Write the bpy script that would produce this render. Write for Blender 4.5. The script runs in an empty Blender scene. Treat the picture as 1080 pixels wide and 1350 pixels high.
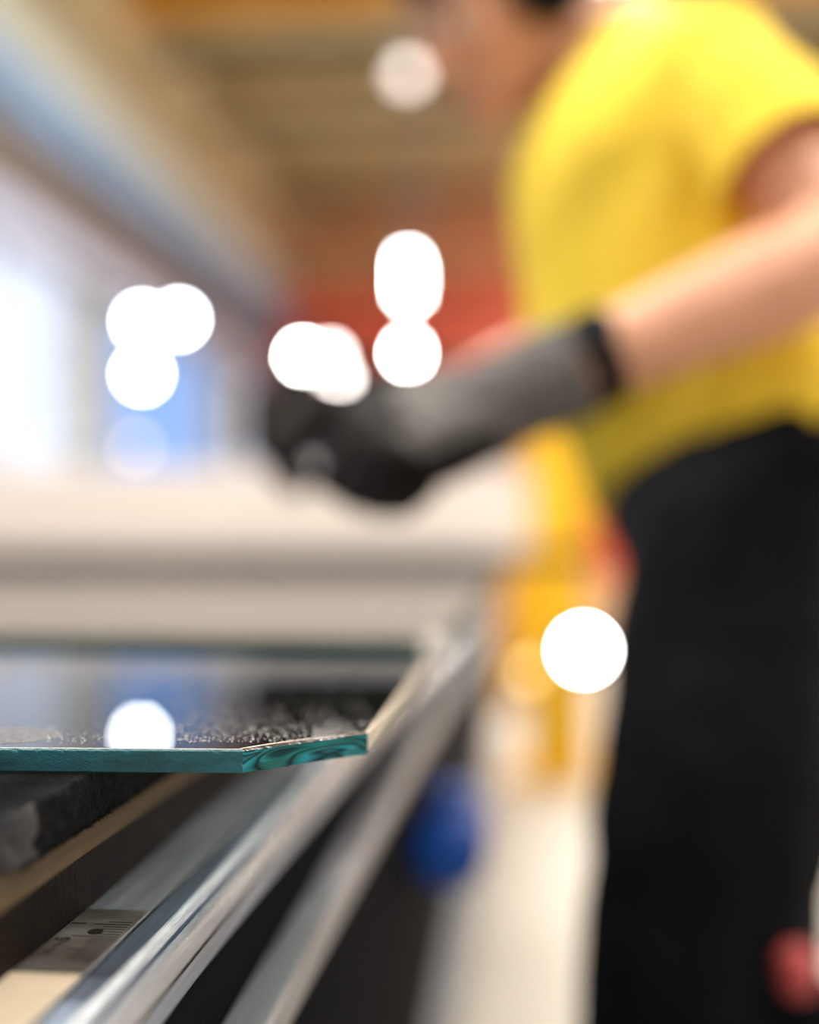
import bpy, bmesh, math, random
import numpy as np
from mathutils import Vector, Matrix, noise as mnoise

random.seed(7)
S = bpy.context.scene
COL = S.collection
R = math.radians

# ---------------------------------------------------------------- camera, world, exposure
FPX = 1575.0                       # 35 mm on a 24 mm wide frame, 1080 px
CAMZ = 0.98
PITCH = math.atan(40 / FPX)
YAW = math.atan(160 * math.cos(PITCH) / FPX)
cam_d = bpy.data.cameras.new('camera')
cam = bpy.data.objects.new('camera', cam_d)
COL.objects.link(cam)
cam_d.sensor_fit = 'HORIZONTAL'
cam_d.sensor_width = 24.0
cam_d.lens = 35.0
cam_d.clip_start = 0.01
cam_d.clip_end = 200
cam.rotation_euler = (math.pi / 2 + PITCH, 0, YAW)
cam.location = (0, 0, CAMZ)
cam_d.dof.use_dof = True
cam_d.dof.focus_distance = 0.409
cam_d.dof.aperture_fstop = 1.5
S.camera = cam
CM = cam.rotation_euler.to_matrix()
RT, UP, FW = CM @ Vector((1, 0, 0)), CM @ Vector((0, 1, 0)), CM @ Vector((0, 0, -1))
CP = Vector((0, 0, CAMZ))


def P(px, py, d):                  # a point that stands d metres deep in the view
    return CP + FW * d + RT * ((px - 540) / FPX * d) + UP * (-(py - 675) / FPX * d)


def on_z(px, py, z):               # the point of a level plane (z metres relative to the lens) under a pixel
    r = FW + RT * ((px - 540) / FPX) + UP * (-(py - 675) / FPX)
    return CP + r * (z / r.z)


w = bpy.data.worlds.new('world')
S.world = w
w.use_nodes = True
w.node_tree.nodes['Background'].inputs[0].default_value = (1.0, 0.995, 0.985, 1)
w.node_tree.nodes['Background'].inputs[1].default_value = 0.85
S.view_settings.view_transform = 'Standard'
S.view_settings.look = 'None'
S.view_settings.gamma = 1
S.view_settings.use_curve_mapping = False
S.view_settings.exposure = 0.0
CEILING_WATTS = 88.0               # each ceiling lamp, see ceiling_lamp()
cy = S.cycles
cy.use_denoising = True
cy.use_adaptive_sampling = False
cy.caustics_reflective = False
cy.caustics_refractive = False
cy.sample_clamp_indirect = 6
cy.max_bounces = 8
cy.transmission_bounces = 6

# ---------------------------------------------------------------- materials
def lin(c):
    return tuple((x / 255 / 12.92 if x <= 10 else ((x / 255 + 0.055) / 1.055) ** 2.4) for x in c) + (1,)


def mat(name, rgb, rough=0.6, metal=0.0, vary=0.0, scale=20.0, bump=0.0, bscale=None, rgb2=None, stretch=None, **kw):
    m = bpy.data.materials.new(name)
    m.use_nodes = True
    nt = m.node_tree
    b = nt.nodes['Principled BSDF']
    b.inputs['Base Color'].default_value = lin(rgb)
    b.inputs['Roughness'].default_value = rough
    b.inputs['Metallic'].default_value = metal
    if max(rgb) < 60 and metal < 0.3 and not kw:
        b.inputs['Specular IOR Level'].default_value = 0.12
    for k, v in kw.items():
        b.inputs[k.replace('_', ' ')].default_value = v
    if vary or rgb2 or bump:
        tc = nt.nodes.new('ShaderNodeTexCoord')
        mp = nt.nodes.new('ShaderNodeMapping')
        if stretch:
            mp.inputs['Scale'].default_value = stretch
        nt.links.new(tc.outputs['Object'], mp.inputs[0])
        n = nt.nodes.new('ShaderNodeTexNoise')
        n.inputs['Scale'].default_value = scale
        n.inputs['Detail'].default_value = 5
        nt.links.new(mp.outputs[0], n.inputs['Vector'])
        if vary or rgb2:
            r = nt.nodes.new('ShaderNodeValToRGB')
            c1 = lin(rgb)
            c2 = lin(rgb2) if rgb2 else tuple(x * (1 - vary) for x in c1[:3]) + (1,)
            r.color_ramp.elements[0].position = 0.35
            r.color_ramp.elements[1].position = 0.65
            r.color_ramp.elements[0].color = c2
            r.color_ramp.elements[1].color = c1
            nt.links.new(n.outputs['Fac'], r.inputs[0])
            nt.links.new(r.outputs[0], b.inputs['Base Color'])
        if bump:
            n2 = n
            if bscale:
                n2 = nt.nodes.new('ShaderNodeTexNoise')
                n2.inputs['Scale'].default_value = bscale
                n2.inputs['Detail'].default_value = 4
                nt.links.new(mp.outputs[0], n2.inputs['Vector'])
            bp = nt.nodes.new('ShaderNodeBump')
            bp.inputs['Strength'].default_value = bump
            bp.inputs['Distance'].default_value = 0.002
            nt.links.new(n2.outputs['Fac'], bp.inputs['Height'])
            nt.links.new(bp.outputs[0], b.inputs['Normal'])
    return m


def glow(name, rgb, strength, base=1.0):
    m = bpy.data.materials.new(name)
    m.use_nodes = True
    b = m.node_tree.nodes['Principled BSDF']
    b.inputs['Base Color'].default_value = tuple(x * base for x in lin(rgb)[:3]) + (1,)
    b.inputs['Emission Color'].default_value = lin(rgb)
    b.inputs['Emission Strength'].default_value = strength
    return m


M = {}
M['skin'] = mat('skin', (232, 166, 130), 0.5, vary=0.12, scale=30, bump=0.1, bscale=400)
M['lip'] = mat('lip', (170, 92, 84), 0.45)
M['eye'] = mat('eye_white', (225, 220, 212), 0.2)
M['iris'] = mat('iris', (60, 42, 30), 0.2)
M['hair'] = mat('hair', (38, 26, 18), 0.6, bump=0.6, scale=160, stretch=(1, 1, 0.2))
M['shirt'] = mat('yellow_cotton', (253, 214, 54), 0.85, vary=0.10, scale=14, bump=0.35, bscale=900)
M['trouser'] = mat('black_cotton', (10, 10, 14), 0.85, vary=0.3, scale=9, bump=0.3, bscale=700)
M['glove_knit'] = mat('grey_knit', (112, 106, 102), 0.9, vary=0.3, scale=60, bump=0.7, bscale=500)
M['glove_coat'] = mat('dark_glove_coating', (46, 40, 37), 0.7, rgb2=(24, 22, 22), scale=24, bump=0.5, bscale=300)
M['black_plastic'] = mat('black_plastic', (14, 15, 19), 0.45)
M['boot'] = mat('boot_leather', (30, 27, 26), 0.6, bump=0.3, scale=120)
M['sole'] = mat('rubber_sole', (18, 18, 18), 0.8)
M['red_plastic'] = mat('red_plastic', (196, 78, 76), 0.45)
M['alu'] = mat('worn_aluminium', (216, 218, 224), 0.22, 0.7, vary=0.35, scale=30, bump=0.35, bscale=260, stretch=(8, 0.35, 8))
M['alu_ridge'] = mat('highlight_ridge', (240, 244, 250), 0.25, 0.45, vary=0.25, scale=90, bump=0.5, bscale=500, stretch=(6, 0.6, 6))  # brighter copy of the aluminium, paints the highlight along the ridge
M['alu_dark'] = mat('dark_reflection_aluminium', (176, 190, 210), 0.3, 1.0, vary=0.3, scale=40, bump=0.25, bscale=300, stretch=(6, 0.4, 6))  # darker copy of the aluminium, paints the dark reflection beside the ridge
M['alu_dull'] = mat('dull_aluminium', (178, 177, 180), 0.42, 0.85, vary=0.25, scale=25, bump=0.2, bscale=200, stretch=(6, 0.3, 6))
M['scale'] = mat('worn_scale_steel', (150, 144, 136), 0.42, 0.7, rgb2=(104, 92, 82), scale=70, bump=0.2, bscale=600, stretch=(0.5, 1, 1))
M['ink'] = mat('engraved_ink', (26, 22, 20), 0.6)
M['cream_top'] = mat('cream_surface', (214, 194, 166), 0.6, vary=0.15, scale=60)
M['dark_steel'] = mat('dark_steel', (15, 17, 22), 0.9, 0.0, vary=0.35, Specular_IOR_Level=0.04, scale=12, bump=0.1, bscale=90)
M['rust_steel'] = mat('brown_oily_steel', (36, 24, 14), 0.6, 0.2, rgb2=(20, 15, 12), scale=60, bump=0.3, bscale=400)
M['blue_grey'] = mat('blue_grey_paint', (88, 98, 114), 0.5, vary=0.1, scale=6)
M['wood'] = mat('plywood', (98, 75, 42), 0.7, rgb2=(70, 52, 26), scale=40, bump=0.3, bscale=300, stretch=(1, 0.15, 3))
M['felt'] = mat('black_felt', (20, 20, 22), 1.0, rgb2=(12, 12, 13), scale=60, bump=1.0, bscale=500)
M['fibre'] = mat('felt_fibre', (22, 21, 21), 1.0)
M['beige'] = mat('beige_coated_steel', (224, 208, 196), 0.6, vary=0.05, scale=3)
M['grey_strip'] = mat('grey_strip', (128, 130, 136), 0.8)
M['yellow_paint'] = mat('yellow_paint', (222, 168, 2), 0.45, vary=0.1, scale=5)
M['red_paint'] = mat('red_paint', (222, 78, 52), 0.5, vary=0.15, scale=2)
M['blue_paint'] = mat('blue_paint', (8, 92, 196), 0.45, vary=0.15, scale=20)
M['concrete'] = mat('cream_floor_coating', (162, 151, 137), 0.55, vary=0.06, scale=1.5, bump=0.05, bscale=60)
M['wall_tan'] = mat('tan_wall', (246, 204, 160), 0.9, vary=0.15, scale=0.7)
M['wall_grey'] = mat('grey_wall', (150, 156, 160), 0.9, vary=0.1, scale=0.7)
M['ceil'] = mat('olive_roof_sheet', (218, 208, 168), 0.8, vary=0.15, scale=0.5)
M['girder'] = mat('khaki_steel', (220, 206, 168), 0.7, vary=0.1, scale=0.8)
M['pale_steel'] = mat('pale_grey_green_steel', (226, 230, 218), 0.7, vary=0.08, scale=0.8)
M['lilac'] = mat('pale_lilac_panel', (166, 168, 186), 0.7)
M['olive_steel'] = mat('olive_steel', (186, 168, 124), 0.8)
M['dark_olive'] = mat('dark_olive_steel', (124, 112, 82), 0.8)
M['blue_duct'] = mat('steel_blue_duct', (122, 152, 184), 0.5, vary=0.2, scale=1.2)
M['navy'] = mat('navy_pipe', (48, 62, 92), 0.5)
M['brown'] = mat('brown_tray', (104, 90, 78), 0.7, vary=0.1, scale=1)
M['amber'] = mat('amber_crane_paint', (212, 146, 0), 0.5)
M['white_steel'] = mat('white_steel', (204, 207, 214), 0.5)
M['lamp_body'] = mat('lamp_glint_housing', (70, 72, 78), 0.5)
M['lens'] = glow('lamp_glint_lens', (255, 252, 246), 110)
M['glint_cool'] = glow('cool_glint', (236, 246, 255), 100)
M['glint_dim'] = glow('dim_glint', (255, 232, 220), 4)
M['lens_pendant'] = glow('pendant_lens', (220, 206, 200), 0.42)
M['lens_mid'] = glow('mid_white_lens', (255, 244, 236), 24)
M['glint_amber'] = glow('amber_glint', (255, 215, 140), 3)
M['diffuser'] = glow('ceiling_lamp_diffuser', (255, 250, 240), 8)
M['pane'] = glow('daylit_pane', (214, 230, 255), 0.98, 0.15)
M['pane_blue'] = glow('daylit_blue_pane', (118, 178, 255), 0.9, 0.15)
M['glint_white'] = mat('pale_glint', (244, 238, 226), 0.25)
M['dust'] = mat('glass_dust', (235, 232, 226), 0.6)
M['smudge'] = mat('water_mark', (96, 94, 98), 0.8, rgb2=(58, 56, 60), scale=900, stretch=(1, 0.25, 1))


def glass_mat():
    """flat clear sheet: fresnel mirror over a tinted see-through"""
    m = bpy.data.materials.new('float_glass')
    m.use_nodes = True
    nt = m.node_tree
    nt.nodes.remove(nt.nodes['Principled BSDF'])
    out = nt.nodes['Material Output']
    tr = nt.nodes.new('ShaderNodeBsdfTransparent')
    tr.inputs[0].default_value = (0.76, 0.82, 0.82, 1)
    gl = nt.nodes.new('ShaderNodeBsdfGlossy')
    gl.inputs['Roughness'].default_value = 0.0
    fr = nt.nodes.new('ShaderNodeFresnel')
    fr.inputs['IOR'].default_value = 1.55
    mx = nt.nodes.new('ShaderNodeMixShader')
    nt.links.new(fr.outputs[0], mx.inputs[0])
    nt.links.new(tr.outputs[0], mx.inputs[1])
    nt.links.new(gl.outputs[0], mx.inputs[2])
    nt.links.new(mx.outputs[0], out.inputs[0])
    return m


def edge_mat(name, wavy):
    m = bpy.data.materials.new(name)
    m.use_nodes = True
    nt = m.node_tree
    b = nt.nodes['Principled BSDF']
    tc = nt.nodes.new('ShaderNodeTexCoord')
    mp = nt.nodes.new('ShaderNodeMapping')
    nt.links.new(tc.outputs['Object'], mp.inputs[0])
    r = nt.nodes.new('ShaderNodeValToRGB')
    cr = r.color_ramp
    if wavy:  # colour bands paint the refraction seen in the shell-like break
        mp.inputs['Rotation'].default_value = (0, R(-6), 0)
        mp.inputs['Scale'].default_value = (0.42, 0.42, 1.5)
        wv = nt.nodes.new('ShaderNodeTexNoise')
        wv.inputs['Scale'].default_value = 62
        wv.inputs['Detail'].default_value = 1.2
        wv.inputs['Distortion'].default_value = 0.6
        nt.links.new(mp.outputs[0], wv.inputs['Vector'])
        src = wv.outputs['Fac']
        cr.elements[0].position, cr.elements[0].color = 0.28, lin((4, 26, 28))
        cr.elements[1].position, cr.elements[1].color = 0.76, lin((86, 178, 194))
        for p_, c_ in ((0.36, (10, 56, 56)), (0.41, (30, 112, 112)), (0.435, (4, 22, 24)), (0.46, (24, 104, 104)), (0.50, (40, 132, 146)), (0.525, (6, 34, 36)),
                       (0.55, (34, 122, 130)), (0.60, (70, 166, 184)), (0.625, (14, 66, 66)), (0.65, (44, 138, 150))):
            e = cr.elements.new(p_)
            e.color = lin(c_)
        b.inputs['Roughness'].default_value = 0.2
        b.inputs['Specular IOR Level'].default_value = 0.2
    else:
        n = nt.nodes.new('ShaderNodeTexNoise')
        n.inputs['Scale'].default_value = 22
        n.inputs['Detail'].default_value = 8
        n.inputs['Roughness'].default_value = 0.65
        mp.inputs['Scale'].default_value = (1, 1, 3.5)
        nt.links.new(mp.outputs[0], n.inputs['Vector'])
        src = n.outputs['Fac']
        cr.elements[0].position, cr.elements[0].color = 0.30, lin((6, 42, 48))
        cr.elements[1].position, cr.elements[1].color = 0.70, lin((30, 116, 124))
        b.inputs['Roughness'].default_value = 0.42
    nt.links.new(src, r.inputs[0])
    nt.links.new(r.outputs[0], b.inputs['Base Color'])
    n3 = nt.nodes.new('ShaderNodeTexNoise')
    n3.inputs['Scale'].default_value = 90 if wavy else 1400
    nt.links.new(mp.outputs[0], n3.inputs['Vector'])
    bp = nt.nodes.new('ShaderNodeBump')
    bp.inputs['Strength'].default_value = 0.5 if wavy else 0.6
    bp.inputs['Distance'].default_value = 0.0006
    nt.links.new(n3.outputs['Fac'], bp.inputs['Height'])
    nt.links.new(bp.outputs[0], b.inputs['Normal'])
    return m


M['glass'] = glass_mat()
M['edge'] = edge_mat('ground_teal_edge', False)
M['edge_wavy'] = edge_mat('shell_broken_teal_edge', True)
M['arris'] = mat('glass_arris', (30, 18, 14), 0.15, 0.0, vary=0.5, scale=300)  # brown-black base colour paints a dark reflection on the bevel
M['arris_line'] = mat('bright_arris_line', (226, 206, 184), 0.3, vary=0.5, scale=500)  # cream colour paints the bright sliver along the bevel's top
M['far_edge'] = mat('dark_green_glass_edge', (8, 70, 60), 0.7, vary=0.3, scale=30)
M['felt_dusty'] = mat('dusty_felt', (66, 63, 60), 1.0, rgb2=(40, 42, 46), scale=38, bump=1.0, bscale=420)
M['edge_reflecting'] = mat('pale_reflection_edge', (196, 184, 168), 0.5, vary=0.1, scale=60)  # cream colour paints the light reflected by the ground right edge

# ---------------------------------------------------------------- object helpers
def tag(o, label=None, cat=None, group=None, kind=None):
    if label: o['label'] = label
    if cat: o['category'] = cat
    if group: o['group'] = group
    if kind: o['kind'] = kind
    return o


def empty(name, loc, label=None, cat=None, group=None, kind=None):
    o = bpy.data.objects.new(name, None)
    o.empty_display_size = 0.05
    o.location = loc
    COL.objects.link(o)
    return tag(o, label, cat, group, kind)


def root_loc(o):
    v = Vector(o.location)
    while o.parent:
        o = o.parent
        v += Vector(o.location)
    return v


def obj(name, me, m, parent=None, smooth=False):
    """link a mesh given in world coordinates, its origin moved to its parent's"""
    if isinstance(me, bmesh.types.BMesh):
        bm = me
        me = bpy.data.meshes.new(name)
        bm.to_mesh(me)
        bm.free()
    for x in (m if isinstance(m, (list, tuple)) else [m]):
        me.materials.append(x)
    o = bpy.data.objects.new(name, me)
    COL.objects.link(o)
    if smooth:
        me.polygons.foreach_set('use_smooth', [True] * len(me.polygons))
    if parent:
        me.transform(Matrix.Translation(-root_loc(parent)))
        o.parent = parent
    return o


def box(bm, lo, hi, bevel=0.0):
    lo, hi = Vector(lo), Vector(hi)
    c, s = (lo + hi) / 2, hi - lo
    r = bmesh.ops.create_cube(bm, size=1, matrix=Matrix.Translation(c) @ Matrix.Diagonal((*s, 1)))
    if bevel:
        es = list({e for v in r['verts'] for e in v.link_edges})
        bmesh.ops.bevel(bm, geom=es, offset=bevel, segments=2, affect='EDGES', clamp_overlap=True)
    return bm


def bx(lo, hi, bevel=0.0):
    return box(bmesh.new(), lo, hi, bevel)


def frame(d):
    d = Vector(d).normalized()
    a = Vector((0, 0, 1)) if abs(d.z) < 0.9 else Vector((1, 0, 0))
    x = a.cross(d).normalized()
    return x, d.cross(x), d


def tube(bm, p, q, r, r2=None, seg=16):
    p, q = Vector(p), Vector(q)
    x, y, d = frame(q - p)
    mt = Matrix((x, y, d)).transposed().to_4x4()
    mt.translation = (p + q) / 2
    bmesh.ops.create_cone(bm, cap_ends=True, segments=seg, radius1=r, radius2=r if r2 is None else r2, depth=(q - p).length, matrix=mt)
    return bm


def lathe(bm, prof, c, axis=(0, 0, 1), seg=24):
    """profile of (radius, height) turned about an axis through c"""
    x, y, d = frame(axis)
    c = Vector(c)
    rings = []
    for r, h in prof:
        rings.append([bm.verts.new(c + d * h + (x * math.cos(2 * math.pi * k / seg) + y * math.sin(2 * math.pi * k / seg)) * max(r, 1e-4)) for k in range(seg)])
    for a, b in zip(rings, rings[1:]):
        for k in range(seg):
            bm.faces.new((a[k], a[(k + 1) % seg], b[(k + 1) % seg], b[k]))
    bm.faces.new(list(reversed(rings[0])))
    bm.faces.new(rings[-1])
    bmesh.ops.recalc_face_normals(bm, faces=bm.faces)
    return bm


def extrude_y(bm, sec, y0, y1, n=1):
    """closed section of (x, z) pulled along y; z relative to the lens"""
    rings = []
    for k in range(n + 1):
        y = y0 + (y1 - y0) * k / n
        rings.append([bm.verts.new((x, y, z + CAMZ)) for x, z in sec])
    m = len(sec)
    for a, b in zip(rings, rings[1:]):
        for k in range(m):
            bm.faces.new((a[k], a[(k + 1) % m], b[(k + 1) % m], b[k]))
    bm.faces.new(rings[0])
    bm.faces.new(list(reversed(rings[-1])))
    bmesh.ops.recalc_face_normals(bm, faces=bm.faces)
    return bm


# ---------------------------------------------------------------- the hall
def struct(name, bm, m, parent=None, label=None):
    o = obj(name, bm, m, parent)
    if not parent:
        tag(o, label, None, None, 'structure')
    return o


H = CAMZ
fl = struct('floor', bx((-8, -3, -0.1), (8, 17.2, 0)), M['concrete'], label='cream coated factory floor beside the glass bench')
tag(fl, cat='floor')
wb = struct('wall_back', bx((-8, 15, 0), (8, 15.2, H + 4.2)), M['wall_tan'], label='brown tan end wall of the hall behind the red racking')
tag(wb, cat='wall')
wl = struct('wall_left', bx((-3.4, 2.0, 0), (-3.1, 15, H + 0.5)), M['wall_grey'], label='pale grey hall side wall carrying girder, duct and windows')
tag(wl, cat='wall')
struct('wall_panel', bx((-3.4, 2.0, H + 1.78), (-3.1, 15, H + 4.2)), M['wall_grey'], wl)
for a, b in ((2.0, 2.3), (4.9, 5.6), (7.75, 8.55), (11.2, 12.2), (14.4, 15.0)):
    struct('wall_pier', bx((-3.4, a, H + 0.5), (-3.1, b, H + 1.78)), M['wall_grey'], wl)
for z0, z1, x1, mm, nm in ((3.42, 4.05, -2.86, 'girder', 'crane_girder'), (3.22, 3.42, -2.98, 'olive_steel', 'girder_web'),
                           (2.74, 3.22, -2.92, 'pale_steel', 'cable_duct'), (2.02, 2.28, -2.84, 'brown', 'cable_tray'),
                           (1.78, 2.02, -2.94, 'lilac', 'lintel_panel')):
    struct(nm, bx((-3.1, 2.0, H + z0), (x1, 15, H + z1), 0.01), M[mm], wl)
struct('air_duct', lathe(bmesh.new(), [(0.2, 0), (0.2, 13)], (-2.9, 2.0, H + 2.53), (0, 1, 0)), M['blue_duct'], wl)
struct('pipe', lathe(bmesh.new(), [(0.05, 0), (0.05, 13)], (-2.86, 2.0, H + 2.31), (0, 1, 0), 12), M['navy'], wl)
wn = 0
for a, b, mm, lab in ((2.3, 4.9, 'pane', 'added white frosted window closest to the bench front'), (5.6, 7.75, 'pane', 'bright white frosted window in the grey side wall'),  # first window added out of view to put highlights on the metal
                      (8.55, 11.2, 'pane_blue', 'sky blue lit window in the grey side wall'),
                      (12.2, 14.4, 'pane', 'white frosted window nearest the end wall')):
    wn += 1
    r = empty('window_%d' % wn, (-3.2, (a + b) / 2, H + 0.5), lab, 'window', None, 'structure')
    fr = bmesh.new()
    for y in (a, b - 0.06, (a + b) / 2 - 0.03):
        box(fr, (-3.2, y, H + 0.5), (-3.08, y + 0.06, H + 1.78))
    for z in (0.5, 1.72):
        box(fr, (-3.2, a, H + z), (-3.08, b, H + z + 0.06))
    obj('window_frame', fr, M['white_steel'], r)
    for k in range(2):
        y0 = a + 0.06 if k == 0 else (a + b) / 2 + 0.03
        y1 = (a + b) / 2 - 0.03 if k == 0 else b - 0.06
        obj('pane', bx((-3.16, y0, H + 0.56), (-3.14, y1, H + 1.72)), M[mm], r)
    obj('window_sill', bx((-3.2, a, H + 0.47), (-3.02, b, H + 0.5)), M['white_steel'], r)

cl = struct('ceiling', bx((-8, -1.5, H + 4.2), (8, 15.2, H + 4.3)), M['ceil'], label='olive brown sheet roof lining above the trusses')
tag(cl, cat='ceiling')
for k in range(7):                                  # purlin ribs of the sheet roof
    y = 8.0 + k * 1.15
    struct('roof_rib', bx((-3.1, y - 0.12, H + 4.14), (6, y + 0.12, H + 4.2)), M['girder' if k % 2 else 'olive_steel'], cl)
for k, y in enumerate((8.9, 10.4, 12.6)):
    t = empty('roof_truss', (0, y, H + 3.68), ('dark olive roof truss nearest the amber crane beam', 'dark olive middle roof truss under the sheet roof',
              'dark olive roof truss closest to the end wall')[k], 'truss', 'roof trusses across the hall')
    obj('top_chord', bx((-3.1, y - 0.05, H + 4.04), (6, y + 0.05, H + 4.14)), M['olive_steel'], t)
    obj('bottom_chord', bx((-3.1, y - 0.06, H + 3.68), (6, y + 0.06, H + 3.78)), M['dark_olive'], t)
    x = -3.1
    while x < 5.8:
        bm = bmesh.new()
        tube(bm, (x + 0.05, y, H + 3.76), (x + 0.5, y, H + 4.06), 0.03, seg=6)
        tube(bm, (x + 0.5, y, H + 4.06), (x + 0.95, y, H + 3.76), 0.03, seg=6)
        obj('web_brace', bm, M['olive_steel'], t)
        x += 1.0
t = empty('crane_beam', (1.5, 8.2, H + 3.72), 'amber yellow crane beam spanning the hall under the roof', 'crane')
obj('beam_web', bx((-3.0, 8.16, H + 3.83), (6, 8.24, H + 4.07)), M['amber'], t)
obj('bottom_flange', bx((-3.0, 8.05, H + 3.79), (6, 8.35, H + 3.83)), M['amber'], t)
obj('top_flange', bx((-3.0, 8.05, H + 4.07), (6, 8.35, H + 4.10)), M['amber'], t)

# the red racking at the end of the hall
t = empty('storage_rack', (-0.2, 13.4, 0), 'red steel storage rack along the brown end wall', 'rack')
for x in (-3.0, -1.4, 0.2, 1.8):
    bm = bmesh.new()
    box(bm, (x - 0.05, 13.0, 0), (x + 0.05, 13.1, H + 3.0))
    box(bm, (x - 0.05, 14.0, 0), (x + 0.05, 14.1, H + 3.0))
    obj('upright', bm, M['red_paint'], t)
for z in (0.4, 1.3, 2.04, 2.58):
    obj('beam', bx((-3.0, 12.96, H + z - (0.06 if z < 2 else 0.14)), (1.8, 13.02, H + z + 0.14)), M['red_paint'], t)
    obj('beam', bx((-3.0, 14.08, H + z - 0.06), (1.8, 14.14, H + z + 0.06)), M['red_paint'], t)
obj('shelf_board', bx((-2.95, 13.02, H + 2.18), (1.75, 14.08, H + 2.22)), M['red_paint'], t)


def lamp(name, px, py, d, rx, rz, m, label, group, kind='round', hang=None):
    """a small luminaire: housing, lens, and the bracket or cord that carries it; rx, rz half sizes of the lens"""
    c = P(px, py, d)
    t = empty(name, c + Vector((0, 0.06, 0)), label, 'lamp', group)
    bm = bmesh.new()
    if kind == 'round':
        lathe(bm, [(rx * 0.6, 0.1), (rx * 1.1, 0.06), (rx * 1.15, 0.0), (rx * 1.02, -0.005)], c, (0, 1, 0), 20)
        lens = lathe(bmesh.new(), [(rx, 0.0), (rx * 0.9, 0.014), (rx * 0.4, 0.02)], c + Vector((0, 0.0, 0)), (0, -1, 0), 20)
    else:
        box(bm, c + Vector((-rx * 1.2, 0.005, -rz * 1.1)), c + Vector((rx * 1.2, 0.08, rz * 1.1)), 0.004)
        lens = bx(c + Vector((-rx, -0.012, -rz)), c + Vector((rx, 0.008, rz)), 0.005)
    obj('housing', bm, M['lamp_body'], t)
    obj('lens', lens, m, t)
    if hang:
        a = Vector(hang)
        bm = bmesh.new()
        tube(bm, c + Vector((0, 0.06, 0)), a if a.length > 1e-6 else c, 0.008, seg=8)
        obj('bracket', bm, M['lamp_body'], t)
    return t


# ceiling lamps over bench and worker, plus added ones that brighten the hall
def ceiling_lamp(x, y, label):
    z = H + 3.2
    t = empty('ceiling_lamp', (x, y, z), label, 'lamp', 'ceiling lamps over the bench')
    obj('housing', bx((x - 0.75, y - 0.2, z), (x + 0.75, y + 0.2, z + 0.08), 0.01), M['white_steel'], t)
    obj('diffuser', bx((x - 0.7, y - 0.17, z - 0.015), (x + 0.7, y + 0.17, z)), M['diffuser'], t)
    for s in (-0.5, 0.5):
        obj('hanger', tube(bmesh.new(), (x + s, y, z + 0.08), (x + s, y, H + 4.2), 0.006, seg=6), M['lamp_body'], t)
    ld = bpy.data.lights.new('ceiling_light', 'AREA')
    ld.shape = 'RECTANGLE'
    ld.size, ld.size_y = 1.4, 0.34
    ld.energy = CEILING_WATTS * (2.3 if y > 6 else 2.0 if x < -1.2 else 1.0)
    ld.color = (1.0, 0.975, 0.93)
    lo = bpy.data.objects.new('ceiling_light', ld)
    lo.location = (0, 0, -0.03)
    COL.objects.link(lo)
    lo.parent = t


for x, y, lb in ((1.2, 0.4, 'long white ceiling lamp above the aisle behind the camera'), (0.5, 2.9, 'long white ceiling lamp above the worker'),
                 (-1.6, 1.4, 'long white ceiling lamp over the middle of the bench'), (0.2, 6.5, 'long white ceiling lamp above the yellow post'),
                 (3.6, 7.0, 'long white ceiling lamp over the empty aisle right of the worker'),
                 (-1.0, 3.9, 'added long white ceiling lamp before the bright white window'), (2.6, 11.0, 'added long white ceiling lamp near the end wall, right of the rack'),  # both added to brighten the side wall and end wall
                 (2.1, 9.4, 'added long white ceiling lamp behind the worker, under the roof trusses'), (2.3, 13.2, 'added long white ceiling lamp right before the end wall'), (4.5, 3.4, 'long white ceiling lamp over the far aisle beside the worker')):  # the two behind the worker are added to light the end wall
    ceiling_lamp(x, y, lb)

# ---------------------------------------------------------------- the glass bench
Y0, Y1 = 0.12, 4.4
bench = empty('work_bench', (-0.9, 2.2, 0), 'long steel and aluminium glass bench with black felt strips on top', 'bench')
ZB = -0.131                                         # top of the bench's metal edge, relative to the lens
# body of the bench
obj('bench_top', bx((-2.3, Y0, H - 0.19), (-0.163, Y1, H - 0.142), 0.002), M['rust_steel'], bench)
obj('inner_ledge', extrude_y(bmesh.new(), [(-0.170, ZB - 0.012), (-0.1595, ZB - 0.012), (-0.1595, ZB + 0.001), (-0.1605, ZB + 0.002), (-0.170, ZB + 0.002)], Y0, Y1, 1), M['rust_steel'], bench)
ep = extrude_y(bmesh.new(), [
    (-0.1592, ZB - 0.020), (-0.1592, ZB - 0.0008), (-0.1585, ZB), (-0.1352, ZB), (-0.1345, ZB - 0.0007), (-0.1342, ZB - 0.002), (-0.1336, ZB - 0.002), (-0.1332, ZB - 0.0002), (-0.1325, ZB + 0.0008),
    (-0.1255, ZB + 0.0002), (-0.1242, ZB + 0.0012), (-0.1228, ZB + 0.0016), (-0.1214, ZB + 0.0008), (-0.1206, ZB - 0.0014), (-0.1202, ZB - 0.0036), (-0.1194, ZB - 0.0036), (-0.1188, ZB - 0.0016), (-0.1172, ZB - 0.0012),
    (-0.1158, ZB - 0.0024), (-0.1152, ZB - 0.0046), (-0.1150, ZB - 0.0098), (-0.1154, ZB - 0.0104), (-0.1154, ZB - 0.0112), (-0.1148, ZB - 0.0118), (-0.1148, ZB - 0.0185), (-0.1154, ZB - 0.020)], Y0, Y1, 1)
for f in ep.faces:
    c = f.calc_center_median()
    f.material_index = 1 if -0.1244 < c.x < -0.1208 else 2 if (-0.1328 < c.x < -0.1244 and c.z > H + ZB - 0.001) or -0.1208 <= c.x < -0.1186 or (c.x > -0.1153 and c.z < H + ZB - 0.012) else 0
obj('edge_profile', ep, [M['alu'], M['alu_ridge'], M['alu_dark']], bench)
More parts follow.
